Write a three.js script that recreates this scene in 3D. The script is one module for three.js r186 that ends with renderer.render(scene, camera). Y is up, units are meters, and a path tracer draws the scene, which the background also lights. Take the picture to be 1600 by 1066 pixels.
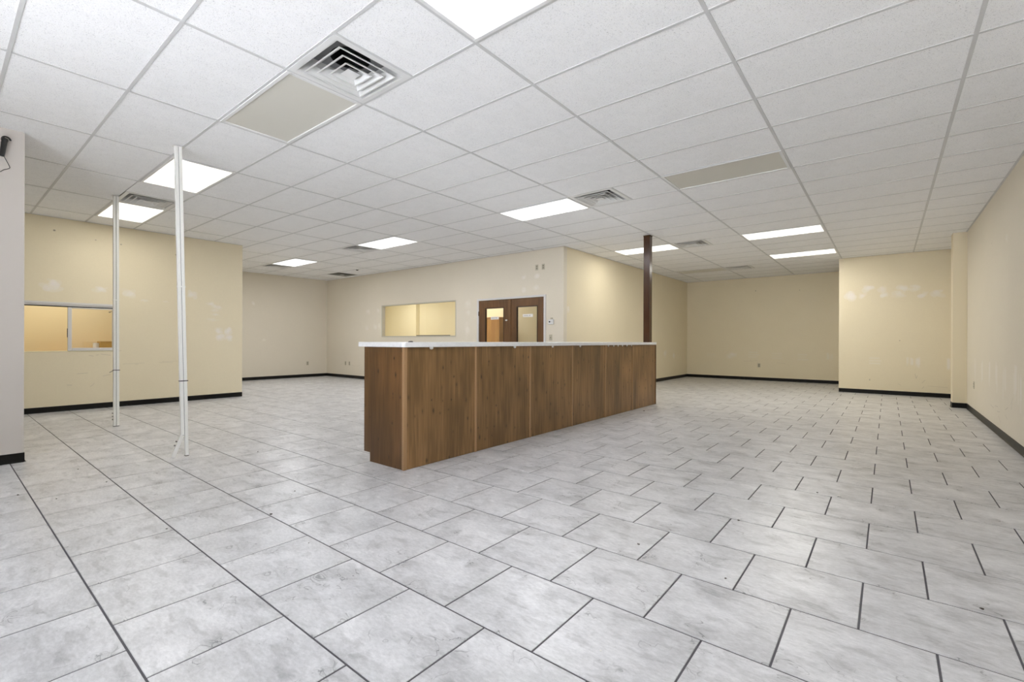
import * as THREE from 'three';
import { mergeGeometries as mergeAlike } from 'three/addons/utils/BufferGeometryUtils.js';
import { RoundedBoxGeometry } from 'three/addons/geometries/RoundedBoxGeometry.js';
import { RectAreaLightUniformsLib } from 'three/addons/lights/RectAreaLightUniformsLib.js';

// ------------------------------------------------------------------ camera, sky, exposure
RectAreaLightUniformsLib.init();
const scene = new THREE.Scene();
const FOCAL = 729.75;                                           // pixels, for a frame 1066 pixels high
const camera = new THREE.PerspectiveCamera(2 * Math.atan(533 / FOCAL) * 180 / Math.PI, 1600 / 1066, 0.05, 200);
camera.rotation.order = 'YXZ';
camera.position.set(0, 1.1134, 0);
camera.rotation.set(0, 0.6772, 0.0035);

const SKY_LEVEL = 1.2, SUN_LEVEL = 58;
const LEVEL = [11, 6.8, 6.8, 18, 18, 15.5, 14, 14, 8.2], ROOM_LEVEL = 11.5;         // the lit ceiling panels, in the order of LAMPS below; side rooms
const COOL = new THREE.Color(0.95, 0.97, 1.0), WARM = new THREE.Color(1.0, 0.975, 0.89);
{                                                               // bright overcast sky: air and thin cloud only
  const w = 256, h = 128, d = new Float32Array(w * h * 4);
  for (let y = 0; y < h; y++) for (let x = 0; x < w; x++) {
    const up = Math.sin(((y + 0.5) / h - 0.5) * Math.PI), t = Math.max(0, up), i = (y * w + x) * 4;
    const k = SKY_LEVEL * (0.85 + 0.3 * t);
    d[i] = k * (0.86 - 0.06 * t); d[i + 1] = k * (0.93 - 0.02 * t); d[i + 2] = k * 1.06; d[i + 3] = 1;
  }
  const sky = new THREE.DataTexture(d, w, h, THREE.RGBAFormat, THREE.FloatType);
  sky.mapping = THREE.EquirectangularReflectionMapping; sky.magFilter = THREE.LinearFilter; sky.minFilter = THREE.LinearFilter; sky.needsUpdate = true;
  scene.background = sky;
}
{                                                               // sun along the street: it lights the pavement, not the room
  const sun = new THREE.DirectionalLight('#f3f6ff', SUN_LEVEL);
  sun.name = 'sun'; sun.position.set(14, 20, 8); sun.target.position.set(0, 0, 8); sun.castShadow = true;
  Object.assign(sun.shadow.camera, { left: -30, right: 30, top: 30, bottom: -30, near: 1, far: 80 }); sun.shadow.mapSize.set(2048, 2048);
  scene.add(sun, sun.target);
}
const renderer = new THREE.WebGLRenderer({ antialias: true });
renderer.toneMapping = THREE.LinearToneMapping;
renderer.toneMappingExposure = 1.15;
renderer.shadowMap.enabled = true;

// ------------------------------------------------------------------ helpers
const mergeGeometries = (list) => mergeAlike(list.map((g) => { const f = g.index ? g.toNonIndexed() : g.clone(); for (const k of Object.keys(f.attributes)) if (!['position', 'normal', 'uv'].includes(k)) f.deleteAttribute(k); f.clearGroups(); return f; }));
let seed = 12345;
const rnd = () => { seed = (seed + 0x6d2b79f5) | 0; let t = Math.imul(seed ^ (seed >>> 15), 1 | seed); t = (t + Math.imul(t ^ (t >>> 7), 61 | t)) ^ t; return ((t ^ (t >>> 14)) >>> 0) / 4294967296; };
const used = {};
function numbered(name) { const n = used[name] = (used[name] ?? -1) + 1; return n ? name + '_' + String(n).padStart(3, '0') : name; }
function tag(o, label, category, group, kind) {
  if (label) o.userData.label = label;
  if (category) o.userData.category = category;
  if (group) o.userData.group = group;
  if (kind) o.userData.kind = kind;
  return o;
}
function part(name, geo, mat, parent) {
  const m = new THREE.Mesh(Array.isArray(geo) ? mergeGeometries(geo) : geo, mat);
  m.name = parent === scene ? numbered(name) : name; m.castShadow = m.receiveShadow = true; parent.add(m); return m;
}
function thing(name, at = [0, 0, 0], turn = 0) {
  const g = new THREE.Group(); g.name = numbered(name); g.position.set(...at); g.rotation.y = turn; scene.add(g); return g;
}
function structure(name, geo, mat, label) { return tag(part(name, geo, mat, scene), label, null, null, 'structure'); }
const box = (x0, x1, y0, y1, z0, z1) => new THREE.BoxGeometry(x1 - x0, y1 - y0, z1 - z0).translate((x0 + x1) / 2, (y0 + y1) / 2, (z0 + z1) / 2);
const rbox = (x0, x1, y0, y1, z0, z1, r = 0.004, s = 2) => {
  const g = new RoundedBoxGeometry(x1 - x0, y1 - y0, z1 - z0, s, Math.min(r, (x1 - x0) / 2.01, (y1 - y0) / 2.01, (z1 - z0) / 2.01));
  return g.translate((x0 + x1) / 2, (y0 + y1) / 2, (z0 + z1) / 2);
};
const cyl = (r, h, n = 20, r2 = r) => new THREE.CylinderGeometry(r2, r, h, n);
function canvasOf(w, h, paint) { const c = document.createElement('canvas'); c.width = w; c.height = h; paint(c.getContext('2d'), w, h); return c; }
function canvasTexture(c, srgb = true) {
  const t = new THREE.CanvasTexture(c); if (srgb) t.colorSpace = THREE.SRGBColorSpace;
  t.magFilter = THREE.LinearFilter; t.anisotropy = 16; return t;
}
// value noise, periodic with period p
const hash = new Float32Array(65536); for (let i = 0; i < 65536; i++) hash[i] = rnd();
const cellv = (x, y, s) => hash[(Math.imul(x, 374761393) + Math.imul(y, 668265263) + Math.imul(s, 974634777) >>> 7) & 65535];
function noise(x, y, s, px = 4096, py = px) {
  const xi = Math.floor(x), yi = Math.floor(y); let fx = x - xi, fy = y - yi; fx = fx * fx * (3 - 2 * fx); fy = fy * fy * (3 - 2 * fy);
  const x0 = ((xi % px) + px) % px, x1 = (x0 + 1) % px, y0 = ((yi % py) + py) % py, y1 = (y0 + 1) % py;
  const a = cellv(x0, y0, s), b = cellv(x1, y0, s), c = cellv(x0, y1, s), d = cellv(x1, y1, s);
  return a + (b - a) * fx + (c - a) * fy + (a - b - c + d) * fx * fy;
}
function fbm(x, y, s, o = 4, g = 0.5) { let v = 0, a = 1, t = 0; for (let i = 0; i < o; i++) { v += a * noise(x, y, s + i); t += a; a *= g; x *= 2.03; y *= 2.03; } return v / t; }
const clamp = (v, a = 0, b = 1) => Math.min(b, Math.max(a, v));
const smooth = (a, b, v) => { v = clamp((v - a) / (b - a)); return v * v * (3 - 2 * v); };
function dataTexture(w, h, fn, srgb = true) {
  const d = new Uint8Array(w * h * 4);
  for (let y = 0; y < h; y++) for (let x = 0; x < w; x++) { const c = fn(x, y), i = (y * w + x) * 4; d[i] = clamp(c[0], 0, 255); d[i + 1] = clamp(c[1], 0, 255); d[i + 2] = clamp(c[2], 0, 255); d[i + 3] = 255; }
  const t = new THREE.DataTexture(d, w, h); if (srgb) t.colorSpace = THREE.SRGBColorSpace;
  t.magFilter = THREE.LinearFilter; t.minFilter = THREE.LinearMipmapLinearFilter; t.generateMipmaps = true; t.wrapS = t.wrapT = THREE.RepeatWrapping; t.anisotropy = 16; t.needsUpdate = true; return t;
}
const std = (color, roughness = 0.6, more = {}) => new THREE.MeshStandardMaterial({ color, roughness, ...more });

// ------------------------------------------------------------------ dimensions (metres; floor at y = 0, camera above the origin)
const H = 2.9864;
const XR = 1.049, ZFRONT = 1.7, ZBACK = -7.8, XLEFT = -9.96, ZLEFT_END = -3.86, XMID = -13.738, XALC = -4.972, ZFAR = -15.065, ZJOG = -12.776, XJOG = -0.852, XPIL = -6.113, ZPIL = -0.53;
const GX = -2.0237, GZ = -2.1425, CW = 1.2192, CD = 0.6096;    // ceiling grid: cell (i, j) runs x = GX + i CW .., z = GZ - j CD ..
const T = 0.453, TX = -2.3502, TZ = -0.897, JOINT = 0.0075;   // floor tiles, half bond

// ------------------------------------------------------------------ materials
const BEIGE = [236, 224, 195], GREIGE = [230, 221, 203];
const M = {
  beige: std('#ece0c3', 0.62), pillarPaint: std('#cdc6bf', 0.62), yellow: std('#f1e8c9', 0.65), orangeYellow: std('#f1dfb4', 0.65), cream: std('#efe6c4', 0.65),
  ceilingCore: std('#d9d9d6', 0.9), tee: std('#cfcfce', 0.45), fittingWhite: std('#e6e6e4', 0.4), deadLens: std('#d8d5ca', 0.35),
  lit: { cool: std('#ffffff', 0.5, { emissive: '#f6f9ff', emissiveIntensity: 1.25 }), warm: std('#ffffff', 0.5, { emissive: '#fffdf2', emissiveIntensity: 1.25 }) },
  duct: std('#16161a', 0.55), vent: std('#e4e4e2', 0.42), ventPan: std('#8b8b8c', 0.6), ventGrey: std('#8d8d86', 0.5),
  vinyl: new THREE.MeshPhysicalMaterial({ color: '#0e0d0b', roughness: 0.42, specularIntensity: 0.55 }), grout: std('#58565a', 0.95), aluminium: std('#cfcdc9', 0.36, { metalness: 0.35 }), whiteMetal: std('#efeee9', 0.36), darkGap: std('#2a2826', 0.8),
  glass: new THREE.MeshPhysicalMaterial({ color: '#ffffff', roughness: 0.0, transmission: 1, thickness: 0, ior: 1.5 }),
  frost: std('#d8d2c8', 0.5), whitePaint: std('#dedbd8', 0.45), plate: std('#c2baa4', 0.42), plateDark: std('#8d8471', 0.5), whitePlastic: std('#e8e7e4', 0.35), black: std('#131313', 0.42), blackRubber: std('#1b1b1c', 0.6),
  steel: std('#8a8985', 0.35, { metalness: 0.8 }), brass: std('#5a4a36', 0.4, { metalness: 0.6 }), concrete: std('#b9b9b9', 0.9), crumb: std('#5a544d', 0.9), crumbWhite: std('#eceae6', 0.8), white: std('#f1f0ee', 0.5),
};

// stained dark wood: long grain along v, knots and pin marks; 2 m x 2 m
function woodTexture(base, light, dark, s, knots) {
  const N = 1024, K = [];
  for (let i = 0; i < knots; i++) K.push([rnd() * N, rnd() * N, 2 + rnd() * 3.6, 4 + rnd() * 7, 0.25 + 0.5 * rnd() * rnd() + 0.15 * rnd()]);
  const ink = new Float32Array(N * N);
  for (const [kx, ky, rx, ry, a] of K) for (let y = Math.floor(ky - ry * 3); y < ky + ry * 3; y++) for (let x = Math.floor(kx - rx * 3); x < kx + rx * 3; x++) {
    const q = ((x - kx) / rx) ** 2 + ((y - ky) / ry) ** 2, i = ((y + N) % N) * N + ((x + N) % N);
    ink[i] = Math.max(ink[i], a * Math.exp(-q) * (0.6 + 0.8 * noise(x * 0.35, y * 0.35, s + 77)));
  }
  return dataTexture(N, N, (x, y) => {
    const u = x / N, v = y / N, bend = 1.4 * noise(u * 6, v * 3, s + 5, 6, 3);
    const g1 = noise(u * 96 + bend, v * 6, s, 96, 6), g2 = noise(u * 256 + bend, v * 16, s + 1, 256, 16), g3 = noise(u * 22 + bend, v * 3, s + 2, 22, 3), cloud = 0.6 * noise(u * 5, v * 4, s + 3, 5, 4) + 0.4 * noise(u * 12, v * 9, s + 4, 12, 9);
    let t = 0.24 * g1 + 0.24 * g2 + 0.32 * g3 + 0.5 * (cloud - 0.5) + 0.1;
    const k = clamp(t), kn = ink[y * N + x];
    return [0, 1, 2].map((c) => { const v0 = k < 0.5 ? dark[c] + (base[c] - dark[c]) * k * 2 : base[c] + (light[c] - base[c]) * (k - 0.5) * 2; return v0 * (1 - 0.75 * kn); });
  });
}
const woodMap = woodTexture([126, 95, 58], [170, 130, 84], [84, 60, 34], 11, 90);
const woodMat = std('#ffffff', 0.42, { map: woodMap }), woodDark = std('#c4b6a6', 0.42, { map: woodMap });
const doorMap = woodTexture([110, 76, 44], [136, 98, 58], [76, 52, 30], 31, 6);
const doorWood = std('#ffffff', 0.4, { map: doorMap });
const orangeMap = woodTexture([196, 144, 74], [214, 166, 96], [170, 118, 56], 51, 3);
const orangeWood = std('#ffffff', 0.45, { map: orangeMap });
const moulding = std('#a5825c', 0.4);
// uv in metres over a box: u along the longer horizontal side, v up; off shifts the pattern
function gridUV(geo, scale = 0.5, off = [0, 0]) {
  const g = geo.index ? geo.toNonIndexed() : geo, p = g.attributes.position, n = g.attributes.normal, uv = new Float32Array(p.count * 2);
  for (let i = 0; i < p.count; i++) {
    const ax = Math.abs(n.getX(i)), ay = Math.abs(n.getY(i)), az = Math.abs(n.getZ(i));
    const u = ax > ay && ax > az ? p.getZ(i) : p.getX(i), v = ay > ax && ay > az ? p.getZ(i) : p.getY(i);
    uv[i * 2] = u * scale + off[0]; uv[i * 2 + 1] = v * scale + off[1];
  }
  g.setAttribute('uv', new THREE.BufferAttribute(uv, 2)); return g;
}

// ------------------------------------------------------------------ floor
const inside = (z) => z > ZLEFT_END ? [XLEFT, XR] : z > ZBACK ? [XMID, XR] : z > ZJOG ? [XALC, XR] : z > ZFAR ? [XALC, XJOG] : null;
const BANDS = [ZFRONT, ZLEFT_END, ZBACK, ZJOG, ZFAR];
function clipped(x0, x1, z1, z0) {                             // pieces of a cell (z1 the nearer side) that lie in the room
  const cuts = [z1, ...BANDS.filter((b) => b < z1 - 1e-4 && b > z0 + 1e-4), z0], out = [];
  for (let k = 0; k + 1 < cuts.length; k++) {
    const span = inside((cuts[k] + cuts[k + 1]) / 2); if (!span || cuts[k] > ZFRONT + 1e-4) continue;
    const a = Math.max(x0, span[0]), b = Math.min(x1, span[1]); if (b - a < 0.02 || cuts[k] - cuts[k + 1] < 0.02) continue;
    const last = out[out.length - 1];
    if (last && last[0] === a && last[1] === b && last[3] === cuts[k]) last[3] = cuts[k + 1]; else out.push([a, b, cuts[k], cuts[k + 1]]);
  }
  return out;
}
const NV = 16, AT = 512;                                       // sixteen printed tile faces in one sheet
const tileSheet = (() => {
  const N = 2048;
  return dataTexture(N, N, (x, y) => {
    const vx = Math.floor(x / AT), vy = Math.floor(y / AT), s = 100 + (vy * 4 + vx) * 17, u = (x % AT) / AT, v = (y % AT) / AT;
    const wx = fbm(u * 3, v * 4, s + 1, 3) - 0.5, wy = fbm(u * 3, v * 4, s + 5, 3) - 0.5;
    const cloud = fbm(u * 2.2 + wx, v * 3.6 + wy, s + 9, 5, 0.56), fine = fbm(u * 26, v * 60, s + 14, 3, 0.6), grain = noise(u * 210, v * 260, s + 17);
    const n = fbm(u * 3.2 + 1.5 * wx, v * 4.4 + 1.5 * wy, s + 20, 4, 0.58), vein = 1 - smooth(0.0, 0.014, Math.abs(n - 0.5)), mask = smooth(0.5, 0.66, fbm(u * 3.1 + 5, v * 3.6, s + 30, 3));
    const smear = smooth(0.55, 0.8, fbm(u * 4 + 2 * wx, v * 11 + wy, s + 40, 4, 0.55));
    let k = 200 + 50 * (cloud - 0.5) + 30 * (fine - 0.5) + 10 * (grain - 0.5) - 18 * smear - 78 * vein * mask * (0.25 + 0.75 * fine) - 9 * mask;
    return [k - 0.6, k - 0.9, k + 0.8];
  });
})();
const tileMat = std('#ffffff', 0.32, { map: tileSheet });
function tileGeo(w, d, variant, flip) {                        // a tile w x d about the origin, top at y = 0, chamfered
  const c = 0.0015, h = 0.008, x = w / 2, z = d / 2, P = [], U = [], vx = variant % 4, vy = variant >> 2, m = 3 / 2048;
  const uv = (px, pz) => { let a = clamp(px / T + 0.5), b = clamp(pz / T + 0.5); if (flip) { a = 1 - a; b = 1 - b; } return [vx / 4 + m + a * (0.25 - 2 * m), vy / 4 + m + b * (0.25 - 2 * m)]; };
  const quad = (a, b, e, f) => { for (const p of [a, b, e, a, e, f]) { P.push(...p); U.push(...uv(p[0], p[2])); } };
  const top = [[-x + c, 0, z - c], [x - c, 0, z - c], [x - c, 0, -z + c], [-x + c, 0, -z + c]], mid = [[-x, -c, z], [x, -c, z], [x, -c, -z], [-x, -c, -z]], low = mid.map((p) => [p[0], -h, p[2]]);
  quad(...top);
  for (let k = 0; k < 4; k++) { const q = (k + 1) % 4; quad(mid[k], mid[q], top[q], top[k]); quad(low[k], low[q], mid[q], mid[k]); }
  const g = new THREE.BufferGeometry(); g.setAttribute('position', new THREE.Float32BufferAttribute(P, 3)); g.setAttribute('uv', new THREE.Float32BufferAttribute(U, 2)); g.computeVertexNormals(); return g;
}
{
  const bed = [box(XLEFT, XR, -0.12, -0.0022, ZLEFT_END, ZFRONT), box(XMID, XR, -0.12, -0.0022, ZBACK, ZLEFT_END), box(XALC, XR, -0.12, -0.0022, ZJOG, ZBACK), box(XALC, XJOG, -0.12, -0.0022, ZFAR, ZJOG)];
  const floor = structure('floor', bed, M.grout, 'grey marbled square floor tiles with dark grout laid in half bond');
  const tiles = [], full = Array.from({ length: NV * 2 }, (_, k) => tileGeo(T - JOINT, T - JOINT, k % NV, k >= NV));
  for (let r = -6; r < 33; r++) for (let m = -27; m < 9; m++) {
    const x0 = TX + (m + (((r % 2) + 2) % 2 === 0 ? 0.5 : 0)) * T, z1 = TZ - r * T;
    for (const [a, b, n, f] of clipped(x0, x0 + T, z1, z1 - T)) {
      const k = Math.floor(rnd() * NV * 2), whole = b - a > T - 1e-3 && n - f > T - 1e-3;
      const cx = (a + b) / 2, cz = (n + f) / 2, off = new THREE.Vector3(cx, 0, cz).applyMatrix4(new THREE.Matrix4().makeRotationY(-0.6772));
      const depth = -off.z, seen = depth > 0.4 && Math.abs(off.x) < depth * 1.2 + 0.4 && depth > 1.05;
      tiles.push({ cx, cz, g: whole ? full[k] : tileGeo(b - a - JOINT, n - f - JOINT, k % NV, k >= NV), tilt: (rnd() - 0.5) * 0.0007, rank: (seen ? 0 : 100) + depth });
    }
  }
  tiles.sort((p, q) => p.rank - q.rank);
  const rest = [];
  tiles.forEach((t, k) => {
    if (k < 300) { const m = part('tile', t.g, tileMat, floor); m.position.set(t.cx, t.tilt, t.cz); }
    else rest.push(t.g.clone().translate(t.cx, t.tilt, t.cz));
  });
  tag(part('far_tiles', rest, tileMat, floor), 'smaller looking floor tiles towards the back of the room', null, null, 'stuff');
}

// ------------------------------------------------------------------ ceiling: slab, white tees, mineral tiles
const FITTINGS = {};                                           // cells (and half cells) that hold a lamp or a vent
const LAMPS = [[0, -1, 'cool', 'lit white ceiling light panel cut off by the top edge of the photo'], [-4, -1, 'warm', 'lit ceiling light panel crossed by the nearer leaning white pole'], [-6, -1, 'warm', 'lit ceiling panel above the sliding window, crossed by the farther white pole'],
  [-5, 5, 'cool', 'lit ceiling panel before the yellow office window, a square vent at its left end'], [-8, 5, 'cool', 'small looking lit ceiling light panel farthest left, near the recessed wall'], [-2, 5, 'cool', 'lit ceiling light panel in mid room with a square vent touching its right end'],
  [0, 11, 'warm', 'nearer of the two long lit ceiling panels in line at the right'], [0, 15, 'warm', 'farther of the two long lit ceiling panels at the right, beside the wall corner'], [-2, 11, 'warm', 'lit ceiling light panel partly hidden by the dark wooden post']];
const DEAD = [[-2, -1, 'unlit beige ceiling light panel beside the large square vent at top left'], [0, 5, 'long unlit grey ceiling light panel alone at upper right'], [-2, 17, 'faint unlit ceiling light panel far back in the alcove']];
const VENTS = [[-1, 0, -1, 'large square ceiling vent with dusty louvres beside the unlit panel at top left'], [-5, 0, -1, 'square ceiling vent between two lit panels behind the white poles'], [-6, 1, 5, 'square ceiling vent at the left end of the lit panel before the office window'],
  [-9, 1, 5, 'square ceiling vent at the left end of the farthest left lit panel'], [-1, 0, 5, 'square ceiling vent touching the right end of the lit panel in mid room'], [-1, 0, 11, 'square ceiling vent right of the wooden post, beside a lit panel'], [-1, 0, 17, 'small looking ceiling vent far back in the alcove beside an unlit panel'],
  [-9, 1, 8, 'dark grey return air grille in the ceiling near the back corner of the recess', 'grey']];
for (const [i, j] of [...LAMPS, ...DEAD]) FITTINGS[i + ',' + j] = 'full';
for (const [i, half, j] of VENTS) FITTINGS[i + ',' + j] = half ? 'right' : 'left';
const boardMap = dataTexture(1024, 512, (x, y) => {
  const a = noise(x * 0.5, y * 0.5, 901), b = noise(x * 0.23, y * 0.23, 902), c = fbm(x / 60, y / 60, 903, 3);
  const pit = a > 0.84 ? (a - 0.84) * 620 : 0, fissure = b > 0.88 ? (b - 0.88) * 420 : 0, k = 250 + 6 * (c - 0.5) - pit - fissure;
  return [k, k, k - 0.5];
});
const boardMat = std('#ffffff', 0.92, { map: boardMap });
{
  const slab = [box(XLEFT - 0.2, XR + 0.2, H + 0.25, H + 0.4, ZLEFT_END, ZFRONT + 0.2), box(XMID - 0.2, XR + 0.2, H + 0.25, H + 0.4, ZBACK, ZLEFT_END), box(XALC - 0.2, XR + 0.2, H + 0.25, H + 0.4, ZFAR - 0.2, ZBACK)];
  const ceiling = structure('ceiling', slab, M.ceilingCore, 'white suspended ceiling of speckled mineral tiles in a metal grid');
  const cache = {};
  const board = (a, b, n, f) => {
    const w = b - a - 0.008, d = n - f - 0.008, v = Math.floor(rnd() * 6), key = [w.toFixed(3), d.toFixed(3), v].join();
    if (!cache[key]) { const g = new THREE.BoxGeometry(w, 0.016, d), uv = g.attributes.uv, p = g.attributes.position; for (let k = 0; k < uv.count; k++) uv.setXY(k, p.getX(k) / 1.22 + v * 0.37, p.getZ(k) / 0.61 + v * 0.21); cache[key] = g; }
    part('ceiling_tile', cache[key], boardMat, ceiling).position.set((a + b) / 2, H + 0.0115, (n + f) / 2);
  };
  for (let j = -7; j < 22; j++) for (let i = -10; i < 3; i++) {
    let x0 = GX + i * CW, x1 = x0 + CW; const f = FITTINGS[i + ',' + j];
    if (f === 'full') continue;
    if (f === 'left') x0 += CW / 2; if (f === 'right') x1 -= CW / 2;
    for (const c of clipped(x0, x1, GZ - j * CD, GZ - (j + 1) * CD)) board(...c);
  }
  for (let i = -9; i < 3; i++) {                               // main tees run into the depth of the room
    const x = GX + i * CW, runs = BANDS.slice(1).map((b, k) => [BANDS[k], b]).filter(([n, f]) => { const s = inside((n + f) / 2); return s[0] < x && s[1] > x; });
    if (runs.length) part('main_tee', box(x - 0.012, x + 0.012, H, H + 0.004, runs[runs.length - 1][1], runs[0][0]), M.tee, ceiling);
  }
  for (let j = -6; j < 22; j++) {                              // cross tees; one has come away beside the farther pole
    const z = GZ - j * CD, s = inside(z); if (!s || z > ZFRONT) continue;
    const spans = j === -1 ? [[s[0], -7.8], [-6.95, s[1]]] : [s];
    for (const [a, b] of spans) part('cross_tee', box(a, b, H + 0.0004, H + 0.0036, z - 0.0105, z + 0.0105), M.tee, ceiling);
  }
  for (const [i, half, j] of VENTS) { const x = GX + i * CW + CW / 2, z = GZ - j * CD; part('short_tee', box(x - 0.011, x + 0.011, H + 0.0002, H + 0.0034, z - CD, z), M.tee, ceiling); }
  const wallAngle = (x0, x1, z0, z1) => part('wall_angle', box(x0, x1, H - 0.001, H + 0.002, z0, z1), M.tee, ceiling);
  wallAngle(XR - 0.02, XR, ZJOG, ZFRONT); wallAngle(XMID, XALC, ZBACK, ZBACK + 0.02); wallAngle(XLEFT, XLEFT + 0.02, ZLEFT_END, ZFRONT); wallAngle(XALC, XJOG, ZFAR, ZFAR + 0.02); wallAngle(XJOG, XR, ZJOG, ZJOG + 0.02); wallAngle(XALC, XALC + 0.02, ZFAR, ZBACK);
}

// ------------------------------------------------------------------ walls
const PPM = 150;
function wallMat(u0, u1, marks, base = BEIGE) {                // paint with filler marks; u in metres along the wall
  const w = Math.min(2048, Math.round((u1 - u0) * PPM)), h = Math.round(3.05 * PPM), sx = w / (u1 - u0), sy = h / 3.05;
  const c = canvasOf(w, h, (g) => {
    const im = g.createImageData(w, h);
    for (let y = 0; y < h; y++) for (let x = 0; x < w; x++) { const i = (y * w + x) * 4, k = 3.2 * (fbm(x / 60, y / 60, 500 + w, 3) - 0.5) + 2.4 * (noise(x * 0.6, y * 0.6, 510) - 0.5); im.data[i] = base[0] + k; im.data[i + 1] = base[1] + k; im.data[i + 2] = base[2] + k; im.data[i + 3] = 255; }
    g.putImageData(im, 0, 0);
    for (const [kind, u, v, a, b, o = 0.5] of marks) {
      const x = (u - u0) * sx, y = h - v * sy;
      if (kind === 'dab') {                                    // dabs of filler: a few overlapping soft-edged smears
        for (let k = 0; k < 7; k++) { g.fillStyle = 'rgba(243,236,226,' + o * (0.25 + 0.35 * rnd()) + ')'; g.beginPath(); g.ellipse(x + (rnd() - 0.5) * a * sx * 0.7, y + (rnd() - 0.5) * b * sy * 0.7, a * sx * (0.2 + 0.25 * rnd()), b * sy * (0.2 + 0.25 * rnd()), (rnd() - 0.5), 0, 7); g.fill(); }
      } else if (kind === 'streak') {                          // vertical knife strokes
        for (let k = 0; k < 5; k++) { g.fillStyle = 'rgba(242,236,228,' + o * (0.2 + 0.3 * rnd()) + ')'; g.fillRect(x + (rnd() - 0.5) * a * sx, y - b * sy * (0.3 + 0.3 * rnd()), a * sx * 0.35, b * sy * (0.6 + 0.4 * rnd())); }
      } else if (kind === 'bars') {                            // filled screw rows
        for (let k = 0; k < 3; k++) { g.fillStyle = 'rgba(242,236,228,' + o * (0.4 + 0.3 * rnd()) + ')'; g.fillRect(x - a * sx / 2, y - b * sy / 2 + k * b * sy / 3, a * sx * (0.7 + 0.3 * rnd()), b * sy * 0.17); }
      } else if (kind === 'hole') { g.fillStyle = 'rgba(70,60,48,' + o + ')'; g.beginPath(); g.ellipse(x, y, a * sx, b * sy, 0, 0, 7); g.fill(); }
      else if (kind === 'scuff') { g.strokeStyle = 'rgba(90,82,70,' + o * 0.5 + ')'; g.lineWidth = 1; for (let k = 0; k < 4; k++) { g.beginPath(); const sx0 = x + (rnd() - 0.5) * a * sx, sy0 = y + (rnd() - 0.5) * b * sy; g.moveTo(sx0, sy0); g.lineTo(sx0 + (rnd() - 0.5) * a * sx * 0.8, sy0 + (rnd() - 0.5) * b * sy * 0.6); g.stroke(); } }
    }
  });
  const t = canvasTexture(c); t.wrapS = t.wrapT = THREE.ClampToEdgeWrapping; t.repeat.set(1 / (u1 - u0), 1 / 3.05); t.offset.set(-u0 / (u1 - u0), 0);
  return std('#ffffff', 0.6, { map: t });
}
function wallShape(u0, u1, holes, depth, y0 = -0.05, y1 = H + 0.25) {
  const s = new THREE.Shape([new THREE.Vector2(u0, y0), new THREE.Vector2(u1, y0), new THREE.Vector2(u1, y1), new THREE.Vector2(u0, y1)]);
  for (const [a, b, c, d] of holes) s.holes.push(new THREE.Path([new THREE.Vector2(a, c), new THREE.Vector2(a, d), new THREE.Vector2(b, d), new THREE.Vector2(b, c)]));
  return new THREE.ExtrudeGeometry(s, { depth, bevelEnabled: false });
}
const wallZ = (name, z, x0, x1, marks, label, holes = [], th = 0.12, mat) => structure(name, wallShape(x0, x1, holes, th).translate(0, 0, z - th), mat ?? wallMat(x0, x1, marks, name === 'wall_back' ? GREIGE : BEIGE), label);            // faces +z at z
const wallX = (name, x, n, f, marks, label, holes = [], th = 0.12, mat, back = false) => structure(name, wallShape(-n, -f, holes.map(([a, b, c, d]) => [-b, -a, c, d]), th).rotateY(Math.PI / 2).translate(back ? x : x - th, 0, 0), mat ?? wallMat(-n, -f, marks, name === 'wall_recess' || name === 'wall_right' ? GREIGE : BEIGE), label);   // along z from n (near) to f (far)

// openings
const PASS = [-1.93, -0.35, 0.925, 1.685], OFFICE_WIN = [-10.9, -7.97, 1.208, 2.085], DOOR = [-7.25, -5.43, -0.02, 2.03];
wallX('wall_right', XR, ZFRONT + 0.12, ZJOG - 0.12, [
  ...[[-10.02, .68], [-9.34, .665], [-8.75, .68], [-8.24, .683], [-7.72, .663], [-7.13, .68], [-6.9, .62]].map(([z, v]) => ['streak', -z, v, .16, .34, 0.75]), ['scuff', 7.4, .4, .5, .3, .5], ['scuff', 8.3, .25, .6, .25, .4], ['hole', 8.6, 2.4, .008, .008, .4], ['dab', 7.6, 2.3, .2, .1, .25]],
  'long beige wall along the right side of the room', [], 0.12, null, true);
structure('wall_column', rbox(0.868, XR + 0.01, -0.02, H + 0.02, -11.22, -10.97, 0.004), M.beige, 'beige boxed column projecting from the right wall');
wallZ('wall_alcove_right', ZJOG, XJOG, XR, [
  ['dab', -.642, 2.132, .2, .2, .9], ['dab', -.426, 2.134, .13, .14, .7], ['dab', -.338, 2.27, .2, .13, .8], ['dab', -.119, 2.25, .16, .1, .6], ['dab', -.054, 2.126, .16, .12, .7], ['dab', .178, 2.126, .18, .12, .7], ['dab', .25, 2.256, .2, .13, .8], ['dab', .464, 2.241, .17, .12, .7], ['dab', .554, 2.103, .18, .12, .7], ['dab', .778, 2.103, .2, .14, .7],
  ['bars', -.2, .7, .22, .17, .55], ['streak', .347, .7, .1, .2, .8], ['streak', .478, .7, .1, .2, .8], ['streak', .95, .7, .12, .24, .8], ['hole', -.3, .3, .008, .02, .3], ['scuff', .55, .3, .2, .35, .4], ['hole', .2, 1.15, .008, .01, .35], ['scuff', .6, .15, .8, .15, .3]],
  'beige wall with two rows of pale filler dabs at the right');
wallX('wall_alcove_return', XJOG, ZJOG - 0.12, ZFAR - 0.12, [], 'beige return wall hidden at the side of the far alcove', [], 0.12, null, true);
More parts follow.
